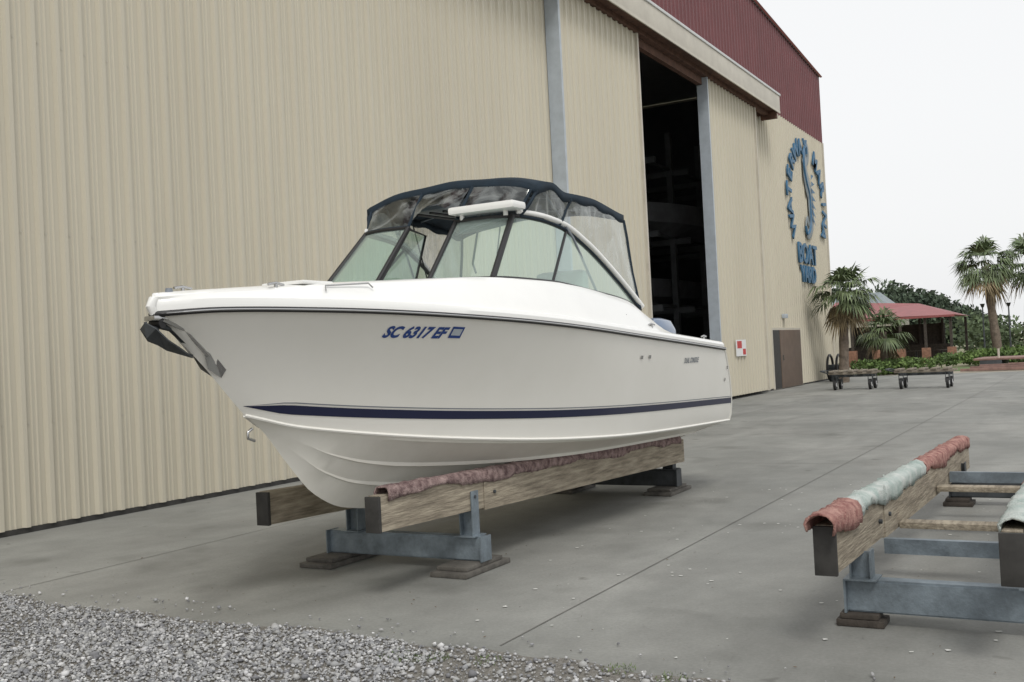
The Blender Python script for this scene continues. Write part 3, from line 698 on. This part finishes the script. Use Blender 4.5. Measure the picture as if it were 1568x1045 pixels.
def leafmass(name,blobs,n,ls,m,parent=None):
    tot=sum(b[3]*b[4]*b[5] for b in blobs);vs=[];
    for (cx,cy,cz2,rx,ry,rz) in blobs:
        k=max(int(n*(rx*ry*rz)/tot),30)
        d=rng.normal(size=(k,3));d/=np.linalg.norm(d,axis=1)[:,None];rad=rng.uniform(.55,1.08,k)
        c_=np.stack([cx+d[:,0]*rx*rad,cy+d[:,1]*ry*rad,np.maximum(cz2+d[:,2]*rz*rad,.03)],1)
        a=rng.normal(size=(k,3));a/=np.linalg.norm(a,axis=1)[:,None];b2=np.cross(a,rng.normal(size=(k,3)));b2/=np.linalg.norm(b2,axis=1)[:,None]
        L2=ls*rng.uniform(.6,1.4,(k,1))
        vs.append(np.stack([c_-a*L2,c_-b2*L2*.5,c_+a*L2,c_+b2*L2*.5],1))
    vs=np.concatenate(vs).reshape(-1,3);k=len(vs)//4
    return mesh(name,vs.tolist(),[(4*i,4*i+1,4*i+2,4*i+3) for i in range(k)],m,parent)
bl=[]
for i in range(46):
    q=rng.random();x=-29+17*q;y=136+rng.uniform(-4,8);h=8.2-4.4*max(q-.4,0)/.6+rng.uniform(-.8,.5)
    bl.append((x,y,h*.55,rng.uniform(1.6,2.8),2,h*.46))
leafmass('distant_treeline',bl,24000,.32,M_tree)
bl=[]
for i in range(60):
    x=rng.uniform(-9,22);y=92+rng.uniform(-5,10);h=rng.uniform(1.8,3.4)+(.7 if x>-4 else 0)
    bl.append((x,y,h*.5,rng.uniform(1.2,2.6),1.6,h*.5))
leafmass('far_trees',bl,20000,.22,M_tree2)
bl=[(rng.uniform(-7.3,3),rng.uniform(56,60),.40,rng.uniform(.5,.9),.5,rng.uniform(.28,.5)) for i in range(34)]
leafmass('hedge',bl,12000,.09,M_hedge)
bl=[(rng.uniform(-9.6,-7.0),rng.uniform(47.5,51),.32,rng.uniform(.4,.7),.5,rng.uniform(.3,.42)) for i in range(12)]
leafmass('shrubs',bl,6000,.08,M_hedge)
pv=empty('red_roof_pavilion')
x0,x1,ya,yb=-14.5,-7.2,63,71
V=[(x0,ya,2.85),(x1,ya,2.75),(x1,yb,2.75),(x0,yb,2.85),(x0,(ya+yb)/2,4.0),(x1-2.4,(ya+yb)/2,3.6)]
mesh('roof',V,[(0,1,5,4),(1,2,5),(2,3,4,5),(0,4,3)],M_roofred,pv)
box('fascia',(x0,ya-.02,2.64),(x1,ya+.06,2.76),M_roofred,pv)
for x in np.arange(x0+.3,x1,1.35):
    box('post',(x-.07,ya+.2,.9),(x+.07,ya+.34,2.7),M_dwood,pv);box('pier',(x-.22,ya+.05,0),(x+.22,ya+.5,.95),M_brick,pv,.02)
    box('rear_post',(x-.07,yb-.4,0),(x+.07,yb-.2,2.7),M_dwood,pv)
box('counter',(x0,yb-1.6,0),(x1-1,yb-1.2,1.1),M_dwood,pv);box('back_panel',(x0,yb-.15,0),(x1-1.5,yb,2.4),M_dwood,pv)
for x in(-11,-9.6,-8.2):
    tube('table_leg',[(x,65,0),(x,65,.75)],.05,M_black,pv);tube('table_top',[(x,65,.75),(x,65,.79)],.5,M_dwood,pv,16)
hs_=empty('small_house')
box('walls',(-19,76,0),(-12.8,84,3.1),M_tantrim,hs_)
mesh('roof',[(-19.4,75.6,3.1),(-12.4,75.6,3.1),(-12.4,84.4,3.1),(-19.4,84.4,3.1),(-19.4,80,5.0),(-14.1,80,5.0)],[(0,1,5,4),(1,2,5),(2,3,4,5)],M_signg,hs_)
box('window',(-14.5,75.97,1.2),(-13.6,76.0,2.3),M_dwood,hs_)
dk=empty('stacked_dock_sections')
for i in range(9): box('plank',(-5.0+rng.uniform(-.1,.1),50+i*.42,.42),(3,50.36+i*.42,.50),M_plank,dk,.01)
for x in(-4.8,-3,-1,1): box('float',(x,50,0.0),(x+.9,53.6,.42),M_dgalv,dk,.04)
for i in range(6): box('beam',(-5.4+i*.35,48.2+i*.3,.02+.07*(i%3)),(3,48.33+i*.3,.14+.07*(i%3)),M_plank,dk,.01)
for x in(-4.1,-2.7): tube('mooring_post',[(x,51,.5),(x,51,.9)],.05,M_tantrim,dk,10)
fl=empty('flat_cart');box('bed',(-2.2,39.6,.28),(-.6,40.6,.36),M_galvj,fl,.01)
for x in(-2,-.8): tube('wheel',[(x-.05,39.7,.14),(x+.05,39.7,.14)],.14,M_black,fl,14)
sheet('sand_path',-9,30,47.0,50,-.012,mat('sand',(.38,.34,.27),.95,var=.3,scale=1.2))
sheet('lawn',-9,40,50.2,56,-.011,mat('lawn_grass',(.14,.20,.07),.95,var=.4,scale=2))
for (x,y) in((-3.2,62),(-.8,61),(1.5,63)):
    e=empty('outdoor_chair');box('seat',(x,y,.4),(x+.5,y+.5,.46),M_dwood,e,.01);box('back',(x,y+.45,.46),(x+.5,y+.5,.95),M_dwood,e,.01)
    for a in(0.02,.43):
        for b_ in(.02,.43): box('leg',(x+a,y+b_,0),(x+a+.05,y+b_+.05,.4),M_dwood,e)
for (x,y) in((-5.6,61.5),(-4.4,62.5)):
    e=empty('light_pole');tube('pole',[(x,y,0),(x,y,3.0)],[.05,.035],M_dgalv,e,8);tube('lamp_head',[(x,y,3.0),(x,y,3.2)],[.06,.13],M_black,e,8)
